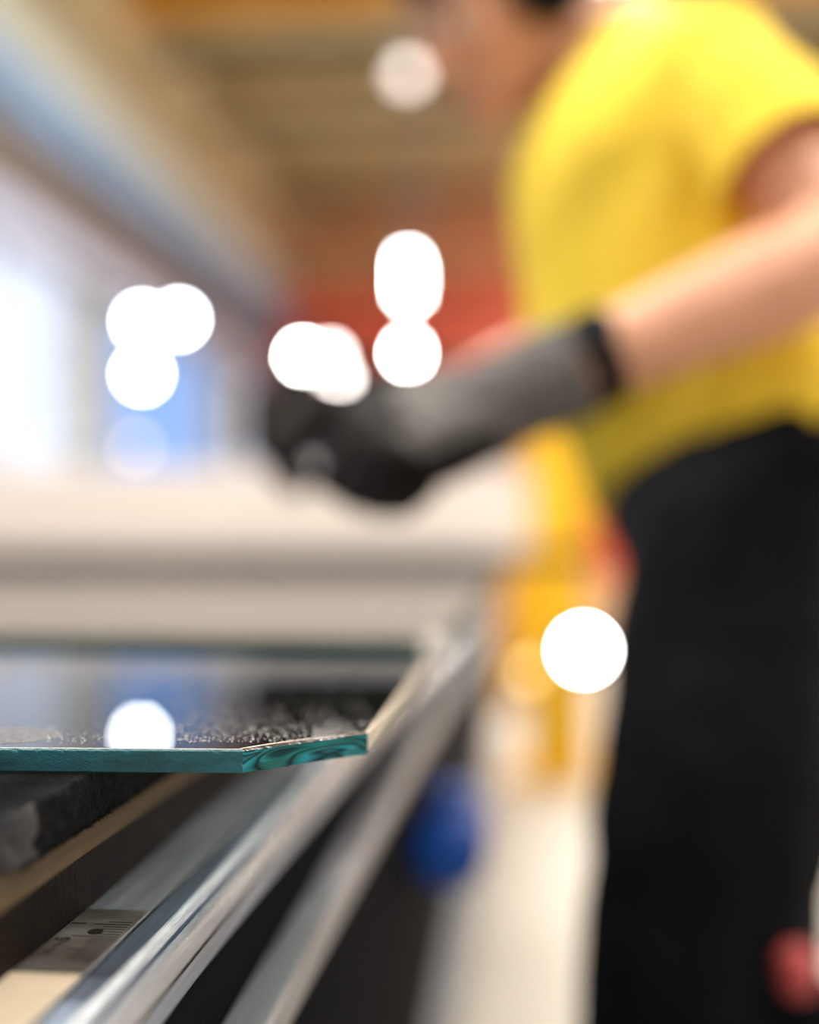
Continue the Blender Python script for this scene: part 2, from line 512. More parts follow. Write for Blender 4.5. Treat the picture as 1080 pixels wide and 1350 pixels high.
for xa_, xb_, za_, amp in ((-0.1343, -0.1336, ZB - 0.0016, 0.0005), (-0.1204, -0.1193, ZB - 0.0032, 0.0004), (-0.1156, -0.1149, ZB - 0.0110, 0.0002)):
    bm = bmesh.new()                                 # ragged dark strips painted along the profile's grooves to deepen their shade
    prev = None
    for k in range(400):
        y = Y0 + 0.1 + k * 0.0016
        wv_ = amp * (mnoise.noise((y * 130, xa_ * 900, 1)) + 0.7 * mnoise.noise((y * 520, xa_ * 900, 4)))
        cur = [bm.verts.new((xa_ - 0.0001 - max(0, wv_), y, H + za_ + 0.0016 * (za_ > ZB - 0.003))), bm.verts.new((xb_ + max(0, -wv_) * 0.6, y, H + za_ + 0.0012 * (za_ > ZB - 0.003)))]
        low = [bm.verts.new((xa_, y, H + za_ - 0.001)), bm.verts.new((xb_ - 0.0001, y, H + za_ - 0.001))]
        if prev:
            for p_, q_ in ((0, 1), (1, 3), (3, 2), (2, 0)):
                bm.faces.new((prev[p_], prev[q_], (cur + low)[q_], (cur + low)[p_]))
        prev = cur + low
    bmesh.ops.recalc_face_normals(bm, faces=bm.faces)
    obj('groove_shade', bm, M['rust_steel'], bench)
obj('web_panel', bx((-0.30, Y0, H - 0.55), (-0.119, Y1, H - 0.151), 0.001), M['dark_steel'], bench)
obj('guide_rail', extrude_y(bmesh.new(), [(-0.119, -0.2015), (-0.119, -0.186), (-0.1175, -0.1845), (-0.1015, -0.1845), (-0.1, -0.186), (-0.1, -0.2), (-0.1015, -0.2015)], Y0, Y1, 1), M['alu_dull'], bench)
obj('lower_panel', bx((-0.32, Y0, 0.06), (-0.14, Y1, H - 0.55), 0.002), M['blue_grey'], bench)
for y in (Y0 + 0.1, 1.5, 2.9, Y1 - 0.1):
    for x in (-0.26, -2.2):
        obj('leg', bx((x - 0.05, y - 0.05, 0), (x + 0.05, y + 0.05, H - 0.19 if x < -1 else 0.06)), M['dark_steel'], bench)
obj('wood_strip', bx((-0.225, Y0 + 0.05, H - 0.1065), (-0.1512, Y1, H - 0.0955), 0.0006), M['wood'], bench)
obj('strip_bearer', bx((-0.215, Y0, H - 0.142), (-0.158, Y1, H - 0.1065), 0.0005), M['rust_steel'], bench)
for k in range(3):
    x = -0.75 - 0.6 * k
    obj('bearer', bx((x - 0.05, Y0, H - 0.142), (x + 0.05, Y1, H - 0.1)), M['rust_steel'], bench)
    obj('felt_strip', bx((x - 0.06, Y0 + 0.25, H - 0.1), (x + 0.06, Y1, H - 0.0783), 0.003), M['felt'], bench)


def felt_strip():
    """fuzzy felt bar with a rounded front end and a ragged lower edge"""
    bm = bmesh.new()
    xa, xb, ya = -0.226, -0.1485, 0.322
    path = []                                       # right side seen from above, then round the front corner
    n = 260
    for k in range(n):
        path.append((xb, 0.95 - (0.95 - ya - 0.016) * k / n))
    for k in range(14):
        a = k / 13 * math.pi / 2
        path.append((xb - 0.016 + 0.016 * math.cos(a), ya + 0.016 - 0.016 * math.sin(a)))
    for k in range(1, 40):
        path.append((xb - 0.016 - (xb - xa - 0.016) * k / 39, ya))
    rows = 12
    grid = []
    for i, (x, y) in enumerate(path):
        col = []
        rag = 0.0012 * mnoise.noise((x * 300, y * 300, 3.0)) + 0.0009 * mnoise.noise((x * 900, y * 900, 9.0))
        for j in range(rows):
            t = j / (rows - 1)
            z = -0.0784 - t * (0.0172 + rag)
            k = 0.0011 * mnoise.fractal((x * 160, y * 160, z * 260), 1.0, 2.0, 5) - 0.002 * (t - 0.5) ** 2
            front = i >= n
            col.append(bm.verts.new((x + (0 if front and i > n + 13 else k), y - (k if front else 0), z + H)))
        grid.append(col)
    for a, b in zip(grid, grid[1:]):
        for j in range(rows - 1):
            bm.faces.new((a[j], a[j + 1], b[j + 1], b[j]))
    back = [bm.verts.new((xa, 0.95, H - 0.0784)), bm.verts.new((xa, 0.95, H - 0.0956))]
    bm.faces.new([c[0] for c in grid] + [back[0]])
    bm.faces.new([c[-1] for c in reversed(grid)] + [back[1]])
    bmesh.ops.recalc_face_normals(bm, faces=bm.faces)
    for f in bm.faces:
        c = f.calc_center_median()
        f.material_index = 1 if c.y + 0.012 * mnoise.noise(c * 70) < ya + 0.026 else 0
    return obj('felt_strip', bm, [M['felt'], M['felt_dusty']], bench, True)


fs = felt_strip()
obj('felt_strip', bx((-0.226, 0.951, H - 0.0956), (-0.1485, Y1, H - 0.0784), 0.002), M['felt'], bench)
bm = bmesh.new()                                    # loose fibres along the strip's side and lower edge
for k in range(5200):
    y = 0.338 + 0.27 * random.random() ** 1.2
    low = random.random() < 0.45
    z = H - (0.0956 + random.uniform(-0.0008, 0.0004)) if low else H - random.uniform(0.079, 0.0955)
    p = Vector((-0.1488 + random.uniform(-0.0006, 0.0002), y, z))
    d = Vector((random.uniform(0, 0.8), random.uniform(-1, 1), random.uniform(-1.0, 0.3))).normalized() * random.uniform(0.0006, 0.0024)
    s = Vector((random.uniform(-1, 1), random.uniform(-1, 1), random.uniform(-1, 1))).normalized() * 0.00012
    q = d.cross(s).normalized() * 0.00012
    a, b, c = bm.verts.new(p + s), bm.verts.new(p - s), bm.verts.new(p + q)
    e = bm.verts.new(p + d)
    for f in ((a, b, e), (b, c, e), (c, a, e), (a, c, b)):
        bm.faces.new(f)
tag(obj('felt_fibre', bm, M['fibre'], fs), kind='stuff')

# graduated steel scale let into the edge profile, with its rivet, ticks and figures
sy0, sy1 = on_z(95, 1285, ZB).y, on_z(95, 1199, ZB).y
scale = obj('scale_strip', bx((-0.1578, sy0, H + ZB), (-0.1356, sy1, H + ZB + 0.0006), 0.0002), M['scale'], bench)
bm = bmesh.new()
k, y = 0, sy0 + 0.008
while y < sy1 - 0.012:
    ln = 0.0155 if k % 10 == 0 else 0.0125 if k % 5 == 0 else 0.0085
    box(bm, (-0.1362 - ln, y - 0.00028, H + ZB + 0.00055), (-0.1362, y + 0.00028, H + ZB + 0.00068))
    y += 0.0025
    k += 1
tag(obj('tick_mark', bm, M['ink'], scale), kind='stuff')
rv = on_z(126, 1231, ZB)
obj('rivet', lathe(bmesh.new(), [(0.0026, -0.0004), (0.0026, 0.0007), (0.0023, 0.0008), (0.0010, 0.00072)], (rv.x, rv.y, H + ZB + 0.0002)), M['ink'], scale)


def text_mesh(body, size, loc, rotz, depth=0.0001):
    cu = bpy.data.curves.new('text', 'FONT')
    cu.body, cu.size, cu.extrude = body, size, depth
    o = bpy.data.objects.new('text', cu)
    COL.objects.link(o)
    me = bpy.data.meshes.new_from_object(o.evaluated_get(bpy.context.evaluated_depsgraph_get()))
    bpy.data.objects.remove(o)
    me.transform(Matrix.Translation(loc) @ Matrix.Rotation(rotz, 4, 'Z'))
    return me


f = on_z(112, 1228, ZB)
obj('figure', text_mesh('1', 0.0075, (f.x - 0.002, f.y + 0.0045, H + ZB + 0.0006), R(90)), M['ink'], scale)
f = on_z(90, 1240, ZB)
obj('figure', text_mesh('5', 0.0075, (f.x + 0.0008, f.y - 0.002, H + ZB + 0.0006), R(90)), M['ink'], scale)
bm = bmesh.new()
for i in range(7):                                  # the row of tiny worn characters, too small to read
    f = on_z(62 + i * 4.5, 1258 - i * 3.0, ZB)
    box(bm, (f.x - 0.001, f.y - 0.0003, H + ZB + 0.00055), (f.x + 0.0012, f.y + 0.0002, H + ZB + 0.00068))
    box(bm, (f.x - 0.001, f.y - 0.0003, H + ZB + 0.00055), (f.x - 0.0006, f.y + 0.0012, H + ZB + 0.00068))
tag(obj('worn_lettering', bm, M['ink'], scale), kind='stuff')
obj('cream_strip', bx((-0.1578, 0.2, H + ZB), (-0.1356, sy0 - 0.0004, H + ZB + 0.0004)), M['cream_top'], bench)  # plain cream strip in front of the scale

# ---------------------------------------------------------------- glass sheets
ZG = -0.070                                         # glass top relative to the lens
TH = 0.0080


def clean_edge(bm, pts, mats, rows, disp, inset=None):
    """sheet of glass from its outline (counter clockwise seen from above): top, arris, edge rows, bottom"""
    n = len(pts)
    nrm = []
    for i in range(n):
        a, b = Vector(pts[i - 1]), Vector(pts[(i + 1) % n])
        d = (b - a).normalized()
        nrm.append(Vector((d.y, -d.x)))
    ring = []
    ins = 0.0007
    isets = [inset(i) if inset else ins for i in range(n)]
    ring.append([bm.verts.new((p[0] - q.x * (w_ + 0.0002 + 0.12 * w_), p[1] - q.y * (w_ + 0.0002 + 0.12 * w_), H + ZG)) for p, q, w_ in zip(pts, nrm, isets)])
    ring.append([bm.verts.new((p[0] - q.x * w_, p[1] - q.y * w_, H + ZG - 0.00012)) for p, q, w_ in zip(pts, nrm, isets)])
    for j in range(rows + 1):
        t = j / rows
        zz = ZG - 0.0007 - t * (TH - 0.0010)
        r = []
        for i, (p, q) in enumerate(zip(pts, nrm)):
            k, dz = disp(i, p, t)
            r.append(bm.verts.new((p[0] + q.x * k, p[1] + q.y * k, H + zz + dz)))
        ring.append(r)
    ring.append([bm.verts.new((p[0] - q.x * 0.0003, p[1] - q.y * 0.0003, H + ZG - TH)) for p, q in zip(pts, nrm)])
    for a, b in zip(ring, ring[1:]):
        for i in range(n):
            f = bm.faces.new((a[i], b[i], b[(i + 1) % n], a[(i + 1) % n]))
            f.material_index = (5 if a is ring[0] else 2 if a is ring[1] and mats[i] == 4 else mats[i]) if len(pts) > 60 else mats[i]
    bm.faces.new(ring[0])
    bm.faces.new(list(reversed(ring[-1])))
    bmesh.ops.recalc_face_normals(bm, faces=bm.faces)
    return bm


A, B, L = on_z(320, 988, ZG), on_z(485, 965, ZG), on_z(0, 986, ZG)
dl = (L - A).normalized()
back_y = on_z(560, 868, ZG).y
pts, mats, seg = [], [], []


def run(p, q, n, m):
    for k in range(n):
        t = k / n
        pts.append((p.x + (q.x - p.x) * t, p.y + (q.y - p.y) * t))
        mats.append(m)


FL = A + dl * 1.6
run(FL, A + dl * 0.24, 4, 1)
run(A + dl * 0.24, A, 320, 1)
run(A, B, 110, 4)
BR = Vector((B.x, back_y, 0))
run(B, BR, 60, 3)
run(BR, Vector((FL.x, back_y, 0)), 6, 1)
run(Vector((FL.x, back_y, 0)), FL, 2, 1)


def disp1(i, p, t):
    m = mats[i]
    if m == 4:
        u = (Vector((p[0], p[1])) - A.xy).length / (B - A).xy.length
        k = 0.00035 * math.sin(10 * u + 9 * t) * t * (1 - t) * 4 + 0.0009 * (mnoise.noise((u * 6, t * 2.2, 1.0))) * math.sin(math.pi * t)
        dz = 0.0
        if t == 0:
            k -= 0.0003 * abs(mnoise.noise((u * 40, 0, 5)))
            dz = 0.0003 * mnoise.noise((u * 70, 1, 5))
        return k, dz
    if m == 1 and p[0] > FL.x + 0.3 and p[1] < back_y - 0.01:
        k = 0.00006 * mnoise.noise((p[0] * 700, t * 9, 1.0))
        if t == 0:
            c = max(0.0, mnoise.noise((p[0] * 260, 2.0, 4.0))) + 0.6 * max(0.0, mnoise.noise((p[0] * 900, 2.0, 4.0)))
            return k - 0.0004 * c, -0.0006 * c
        return k, 0
    return 0, 0


GM = [M['glass'], M['edge'], M['arris'], M['edge_reflecting'], M['edge_wavy'], M['arris_line']]
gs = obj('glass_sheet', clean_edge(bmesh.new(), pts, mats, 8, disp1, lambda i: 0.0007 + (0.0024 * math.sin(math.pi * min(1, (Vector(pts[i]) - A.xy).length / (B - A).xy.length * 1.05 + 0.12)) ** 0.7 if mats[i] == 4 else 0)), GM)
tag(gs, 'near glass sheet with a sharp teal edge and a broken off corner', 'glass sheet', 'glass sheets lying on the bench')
# dust specks and a dried water mark on it
bm = bmesh.new()
for k in range(1500):
    if k < 1250:
        px, py = random.uniform(225, 490), 978 - abs(random.gauss(0, 26))
    else:
        px, py = random.uniform(60, 260), 980 - abs(random.gauss(0, 14))
    p = on_z(px, py, ZG)
    lim = A.y + (p.x - A.x) * (B.y - A.y) / (B.x - A.x) if p.x > A.x else A.y + (p.x - A.x) * dl.y / dl.x
    if p.y < lim + 0.0012 or p.x > B.x - 0.001:
        continue
    r = random.uniform(0.00010, 0.00024) * (1.8 if random.random() < 0.06 else 1)
    bmesh.ops.create_icosphere(bm, subdivisions=0 or 1, radius=r, matrix=Matrix.Translation(Vector((p.x, p.y, H + ZG + r * 0.3))) @ Matrix.Diagonal((1, 1.4, 0.6, 1))) if k % 3 == 0 else bmesh.ops.create_cone(
        bm, cap_ends=True, segments=4, radius1=r, radius2=r * 0.4, depth=r, matrix=Matrix.Translation(Vector((p.x, p.y, H + ZG + r * 0.5))))
tag(obj('dust', bm, M['dust'], gs), kind='stuff')
bm = bmesh.new()
e0, e1 = on_z(80, 969, ZG), on_z(-70, 971, ZG)
cx, cyy, ra, rb = (e0.x + e1.x) / 2, (e0.y + e1.y) / 2, (e0.x - e1.x) / 2, on_z(0, 959, ZG).y - on_z(0, 970, ZG).y
ring0 = []
for k in range(96):
    a = k / 96 * 2 * math.pi
    w_ = 1 + 0.06 * mnoise.noise((math.cos(a) * 3, math.sin(a) * 3, 2))
    ring0.append((cx + ra * w_ * math.cos(a), cyy + rb * w_ * math.sin(a)))
lo = [bm.verts.new((x, y, H + ZG)) for x, y in ring0]
hi = [bm.verts.new((cx + (x - cx) * 0.985, cyy + (y - cyy) * 0.985, H + ZG + 0.00012)) for x, y in ring0]
for k in range(96):
    bm.faces.new((lo[k], lo[(k + 1) % 96], hi[(k + 1) % 96], hi[k]))
bm.faces.new(hi)
tag(obj('water_mark', bm, M['smudge'], gs), 'grey dried oval water mark')


def plain_sheet(y0, y1, xr, label, th=0.008):
    global ZG, TH
    zg0, th0 = ZG, TH
    ZG, TH = ZG - TH + th, th
    pts2 = [(-1.75, y0), (xr, y0), (xr, y1), (-1.75, y1)]
    p2, m2 = [], []
    for i in range(4):
        a, b = pts2[i], pts2[(i + 1) % 4]
        for k in range(12):
            p2.append((a[0] + (b[0] - a[0]) * k / 12, a[1] + (b[1] - a[1]) * k / 12))
            m2.append(1)
    o = obj('glass_sheet', clean_edge(bmesh.new(), p2, m2, 2, lambda i, p, t: (0, 0)), [M['glass'], M['far_edge']])
    ZG, TH = zg0, th0
    return tag(o, label, 'glass sheet', 'glass sheets lying on the bench')


y2 = on_z(500, 850, ZG).y
y3 = on_z(500, 764, ZG).y
s2 = plain_sheet(y2, y3 - 0.02, B.x, 'second glass sheet, behind the one with the broken corner', 0.012)
cq = Vector((B.x, y2, H + ZG))                      # pale cap added to paint a glint at its corner
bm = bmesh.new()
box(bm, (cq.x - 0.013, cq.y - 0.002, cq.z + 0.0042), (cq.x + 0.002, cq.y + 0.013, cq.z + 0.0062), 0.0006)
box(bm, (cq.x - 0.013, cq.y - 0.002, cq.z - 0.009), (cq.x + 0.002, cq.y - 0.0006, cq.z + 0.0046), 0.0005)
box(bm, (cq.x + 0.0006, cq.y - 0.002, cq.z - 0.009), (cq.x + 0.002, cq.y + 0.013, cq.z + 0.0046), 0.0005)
me_ = obj('corner_glint', bm, M['glint_white'], s2)
me_['label'] = 'pale corner cap painting a glint'
plain_sheet(y3, 4.3, B.x, 'long glass sheet under the beige bridge beam')

# ---------------------------------------------------------------- bridge beam across the bench with its black carriage
br = empty('bridge_beam', (-1.2, 3.7, H + ZG), 'beige machine bridge beam crossing the far end of the bench', 'machine')
xr = P(700, 700, 3.6).x
obj('beam_body', bx((-2.3, 3.56, H - 0.035), (xr, 3.9, H + 0.205), 0.015), M['beige'], br)
obj('beam_cover', bx((-2.3, 3.58, H + 0.205), (xr - 0.05, 3.88, H + 0.235), 0.012), M['white_steel'], br)
obj('base_strip', bx((-2.3, 3.6, H - 0.0695), (xr - 0.01, 3.86, H - 0.035)), M['grey_strip'], br)  # grey strip under the beam body
xa, xb = P(285, 500, 3.6).x, P(640, 500, 3.6).x
ca = empty('cutting_carriage', ((xa + xb) / 2, 3.7, H + 0.235), 'dark machine carriage standing on the beige bridge beam', 'machine')
obj('carriage_body', bx((xa + 0.05, 3.6, H + 0.236), (xb, 3.88, H + 0.5), 0.03), M['rust_steel'], ca)
obj('motor_housing', lathe(bmesh.new(), [(0.07, 0), (0.08, 0.01), (0.08, 0.07), (0.05, 0.09)], (xa + 0.2, 3.74, H + 0.5)), M['black_plastic'], ca)
obj('cable_chain', bx((xa + 0.3, 3.66, H + 0.5), (xb - 0.05, 3.8, H + 0.57), 0.02), M['black_plastic'], ca)

# lamps and lamp-built bright spots far down the hall
lamp('strip_lamp', 540, 366, 8.6, 0.028, 0.125, M['lens'], 'upper tall white lamp in front of the red rack', 'white lamps before the red rack', 'bar', (P(540, 358, 8.6).x - 0.04, P(540, 358, 8.6).y + 0.04, H + 4.2))
lamp('strip_lamp', 537, 484, 8.4, 0.026, 0.13, M['lens'], 'lower tall white lamp hanging under the upper one', 'white lamps before the red rack', 'bar', (P(537, 478, 8.4).x + 0.12, P(537, 478, 8.4).y + 0.04, H + 4.2))
for px, py, rr, mm, lb, hang in ((400, 470, 0.02, 'lens', 'round white disc upper of the cluster above the gloves', (0, 0, -0.3)),
                                 (436, 470, 0.02, 'lens_mid', 'small dim round disc at the right of the cluster', (0, 0, -0.27)),
                                 (446, 500, 0.02, 'lens_mid', 'round white disc lowest of the cluster above the gloves', (0, 0, -0.24))):
    c = P(px, py, 3.4)  # bright discs built as small emissive lenses
    lamp('bright_disc', px, py, 3.4, rr, rr, M[mm], lb, 'small round discs on the carriage', 'round', (c.x, 3.599, H + 0.4))
for px, py, rr, mm, lb in ((188, 424, 0.04, 'glint_cool', 'upper cool white sun glint beside the blue window'),
                           (236, 421, 0.04, 'glint_cool', 'cool white sun glint standing off farther along the wall'),
                           (188, 493, 0.042, 'glint_cool', 'lower cool white sun glint in front of the blue window'),
                           (180, 590, 0.035, 'glint_dim', 'dim pinkish glint just over the window sill')):
    d = 7.4  # sun glints, built as emissive lenses on wall brackets
    c = P(px, py, d)
    lamp('wall_glint', px, py, d, rr, rr, M[mm], lb, 'glints by the blue window, built as lamps', 'round', (-3.09, c.y + 0.3, c.z))
c = P(535, 100, 7.0)
lamp('pendant_lamp', 535, 100, 7.0, 0.07, 0.07, M['lens_pendant'], 'dim pinkish pendant lamp hanging before the roof trusses', None, 'round', (c.x, c.y + 0.06, H + 4.2))

# ---------------------------------------------------------------- yellow post, extinguisher and blue motor
c = P(734, 700, 5.0)
yp = empty('guard_post', (c.x, c.y, 0), 'yellow square machine guard post with a black band', 'post')
w2 = 0.125
obj('post_body', bx((c.x - w2, c.y - w2, 0.02), (c.x + w2, c.y + w2, H + 0.50), 0.02), M['yellow_paint'], yp)
obj('base_plate', bx((c.x - w2 - 0.06, c.y - w2 - 0.06, 0), (c.x + w2, c.y + w2 + 0.06, 0.02)), M['yellow_paint'], yp)
obj('black_band', bx((c.x - w2 - 0.012, c.y - w2 - 0.012, H - 0.085), (c.x + w2 + 0.003, c.y + w2 + 0.012, H - 0.03), 0.004), M['black_plastic'], yp)
obj('door_box', bx((c.x - w2 - 0.10, c.y - w2 + 0.02, 0.3), (c.x - w2, c.y + w2, H - 0.1), 0.01), M['amber'], yp)
lm = bmesh.new()  # two glints on the post, built as small emissive lenses
q = P(770, 857, 4.75)
lathe(lm, [(0.05, 0.09), (0.07, 0.05), (0.07, 0.0)], q, (0, 1, 0))
hs = obj('lamp_glint_housing', lm, M['lamp_body'], yp)
obj('lamp_glint_lens', lathe(bmesh.new(), [(0.055, 0), (0.045, 0.012), (0.02, 0.018)], q, (0, -1, 0)), M['lens'], yp)
q = P(697, 886, 4.75)
obj('lamp_glint_housing', lathe(bmesh.new(), [(0.03, 0.12), (0.04, 0.1), (0.04, 0.0)], q, (0, 1, 0)), M['lamp_body'], yp)
obj('lamp_glint_lens', lathe(bmesh.new(), [(0.035, 0), (0.03, 0.01), (0.012, 0.014)], q, (0, -1, 0)), M['glint_amber'], yp)

c = P(809, 675, 5.0)
ex = empty('fire_extinguisher', (c.x, c.y, c.z - 0.3), 'red fire extinguisher mounted beside the yellow guard post', 'extinguisher')
obj('cylinder_body', lathe(bmesh.new(), [(0.07, -0.27), (0.09, -0.25), (0.09, 0.14), (0.075, 0.2), (0.035, 0.24), (0.03, 0.27)], c), M['red_paint'], ex)
obj('pale_label', lathe(bmesh.new(), [(0.0905, -0.02), (0.0925, -0.015), (0.0925, 0.125), (0.0905, 0.13)], c), M['red_plastic'], ex)
obj('valve', lathe(bmesh.new(), [(0.022, 0.27), (0.025, 0.3), (0.015, 0.32)], c), M['black_plastic'], ex)
obj('handle', bx(c + Vector((-0.02, -0.1, 0.31)), c + Vector((0.02, 0.04, 0.335)), 0.006), M['black_plastic'], ex)
obj('bracket', bx((yp.location.x + w2 + 0.004, c.y - 0.02, c.z - 0.05), (c.x - 0.075, c.y + 0.02, c.z)), M['lamp_body'], ex)

mx_, mz_, my_ = -0.0815, H - 0.312, 1.2
mo = empty('blue_motor', (mx_, my_ + 0.1, mz_), 'blue electric motor fixed to the dark side panel of the bench', 'motor')
prof, h0 = [(0.02, -0.012), (0.030, -0.010), (0.033, 0.0)], 0.002
for k in range(11):
    prof += [(0.0365, h0), (0.0365, h0 + 0.005), (0.032, h0 + 0.006), (0.032, h0 + 0.012)]
    h0 += 0.013
prof += [(0.034, h0), (0.034, h0 + 0.02), (0.012, h0 + 0.022), (0.012, h0 + 0.04)]
obj('motor_body', lathe(bmesh.new(), prof, (mx_, my_, mz_), (0, 1, 0), 28), M['blue_paint'], mo)
obj('terminal_box', bx((mx_ - 0.02, my_ + 0.04, mz_ + 0.034), (mx_ + 0.02, my_ + 0.10, mz_ + 0.055), 0.004), M['blue_paint'], mo)
obj('mounting_foot', bx((-0.1188, my_ + 0.02, mz_ - 0.03), (mx_ - 0.025, my_ + 0.13, mz_ + 0.03), 0.002), M['black_plastic'], mo)

# ---------------------------------------------------------------- the worker
def ball(c, r, n=2):
    bm = bmesh.new()
    bmesh.ops.create_icosphere(bm, subdivisions=n, radius=r)
    out = [Vector(c) + v.co for v in bm.verts]
    bm.free()
    return out


def egg(c, axes, radii, n=3):
    bm = bmesh.new()
    bmesh.ops.create_icosphere(bm, subdivisions=n, radius=1)
    out = [Vector(c) + axes[0] * (v.co.x * radii[0]) + axes[1] * (v.co.y * radii[1]) + axes[2] * (v.co.z * radii[2]) for v in bm.verts]
    bm.free()
    return out


def hull(bm, *sets):
    vs = [bm.verts.new(p) for s in sets for p in s]
    r = bmesh.ops.convex_hull(bm, input=vs)
    bad = [g for g in r['geom_interior'] + r['geom_unused'] if isinstance(g, bmesh.types.BMVert)]
    if bad:
        bmesh.ops.delete(bm, geom=list(set(bad)), context='VERTS')


def limb(bm, *pr):
    """chain of (point, radius)"""
    for (p, r), (q, s) in zip(pr, pr[1:]):
        hull(bm, ball(p, r), ball(q, s))


def fuse(bm, voxel, smooth):
    """one continuous skin around overlapping lumps"""
    me = bpy.data.meshes.new('lump')
    bm.to_mesh(me)
    bm.free()
    o = bpy.data.objects.new('lump', me)
    COL.objects.link(o)
    m = o.modifiers.new('r', 'REMESH')
    m.mode = 'VOXEL'
    m.voxel_size = voxel
    m = o.modifiers.new('s', 'SMOOTH')
    m.factor = 0.5
    m.iterations = smooth
    dg = bpy.context.evaluated_depsgraph_get()
    out = bpy.data.meshes.new_from_object(o.evaluated_get(dg))
    bpy.data.objects.remove(o)
    bm = bmesh.new()
    bm.from_mesh(out)
    bpy.data.meshes.remove(out)
    return bm


def cut(bm, co, no, sel=None):
    vs = [v for v in bm.verts if sel is None or sel(v.co)]
    s = set(vs)
    fs_ = [f for f in bm.faces if all(v in s for v in f.verts)]
    es = list({e for f in fs_ for e in f.edges})
    bmesh.ops.bisect_plane(bm, geom=vs + es + fs_, plane_co=co, plane_no=no, clear_outer=True)
    return bm


def thick(bm, t):
    bmesh.ops.recalc_face_normals(bm, faces=bm.faces)
    bmesh.ops.solidify(bm, geom=list(bm.faces), thickness=t)
    return bm


F = (-RT * 0.93 - FW * 0.36).normalized()           # the way the worker's chest faces
LT = Vector((0, 0, 1)).cross(F).normalized()         # his left, towards the camera
UZ = Vector((0, 0, 1))
shL, elL, wrL = P(948, 112, 1.17), P(1128, 328, 1.02), P(666, 527, 0.985)
shR, elR, wrR = P(838, 150, 1.47), P(725, 475, 1.52), P(535, 562, 1.37)
neck0, pel = P(836, 66, 1.33), P(985, 650, 1.25)
hipL, hipR = P(964, 740, 1.13), P(950, 730, 1.34)
knL = P(905, 1380, 1.00)
knR = P(985, 1330, 1.33)
knL.z, knR.z = 0.52, 0.52
anL, anR = Vector((knL.x + 0.05, knL.y + 0.02, 0.10)), Vector((knR.x + 0.03, knR.y + 0.03, 0.10))
TU = (neck0 - pel).normalized()
TF = (F - TU * F.dot(TU)).normalized()
TL = TU.cross(TF).normalized()
AX = (TF, TL, TU)
# head frame: looking down at the hands
hf = (F * math.cos(R(26)) - UZ * math.sin(R(26))).normalized()
hl = LT
hu = hf.cross(hl).normalized()
if hu.z < 0:
    hu = -hu
HC = P(662, 20, 1.35)


def hp(f, l, u):
    return HC + hf * f + hl * l + hu * u


def heg(f, l, u, rf, rl, ru, n=2):
    return egg(hp(f, l, u), (hf, hl, hu), (rf, rl, ru), n)


bm = bmesh.new()
# skull, face, jaw
hull(bm, heg(-0.012, 0, 0.045, 0.098, 0.076, 0.082, 3))
hull(bm, heg(0.018, 0, 0.03, 0.075, 0.07, 0.07), heg(0.035, 0, -0.045, 0.05, 0.056, 0.03), heg(0.062, 0, -0.098, 0.022, 0.026, 0.018),
     heg(-0.005, 0.052, -0.062, 0.018, 0.012, 0.018), heg(-0.005, -0.052, -0.062, 0.018, 0.012, 0.018))
hull(bm, heg(0.078, 0.028, 0.028, 0.012, 0.024, 0.008), heg(0.078, -0.028, 0.028, 0.012, 0.024, 0.008))      # brow
for s in (1, -1):
    hull(bm, heg(0.060, 0.038 * s, -0.024, 0.018, 0.022, 0.018))                                              # cheek
    hull(bm, heg(-0.006, 0.078 * s, -0.004, 0.018, 0.006, 0.03), heg(-0.012, 0.084 * s, 0.012, 0.012, 0.004, 0.016))  # ear
    hull(bm, heg(0.096, 0.013 * s, -0.036, 0.009, 0.009, 0.007))                                             # nostril wing
hull(bm, heg(0.085, 0, 0.016, 0.009, 0.008, 0.008), heg(0.110, 0, -0.03, 0.010, 0.010, 0.009), heg(0.088, 0, -0.038, 0.012, 0.014, 0.008))  # nose
hull(bm, heg(0.088, 0, -0.066, 0.009, 0.022, 0.006))
hull(bm, heg(0.085, 0, -0.078, 0.009, 0.019, 0.007))
hull(bm, heg(0.076, 0, -0.1, 0.015, 0.02, 0.014))
nk = hp(-0.03, 0, -0.07)
limb(bm, (hp(-0.025, 0, -0.03), 0.055), (nk, 0.057), (neck0, 0.062))
# trunk, a little inside the clothes
hull(bm, egg(P(870, 255, 1.29), AX, (0.125, 0.165, 0.15)), ball(shL + TU * 0.01 - TF * 0.01, 0.05), ball(shR, 0.05), ball(neck0 - TU * 0.03, 0.05))
hull(bm, egg(P(870, 255, 1.29), AX, (0.125, 0.155, 0.15)), egg(P(900, 450, 1.27), AX, (0.125, 0.15, 0.12)))
hull(bm, egg(P(900, 450, 1.27), AX, (0.125, 0.15, 0.12)), egg(pel, AX, (0.115, 0.15, 0.10)))
# arms
limb(bm, (shL, 0.058), (shL.lerp(elL, 0.35), 0.054), (elL, 0.046))
limb(bm, (elL, 0.046), (elL.lerp(wrL, 0.22), 0.049), (elL.lerp(wrL, 0.6), 0.039), (wrL, 0.030))
limb(bm, (shR, 0.056), (shR.lerp(elR, 0.35), 0.053), (elR, 0.044))
limb(bm, (elR, 0.044), (elR.lerp(wrR, 0.22), 0.046), (elR.lerp(wrR, 0.65), 0.036), (wrR, 0.029))


def hand_frame(w_, d, s):
    d = d.normalized()
    s = (s - d * s.dot(d)).normalized()
    return w_, d, s, s.cross(d).normalized()          # wrist, along, thumb side, dorsal (left hand)


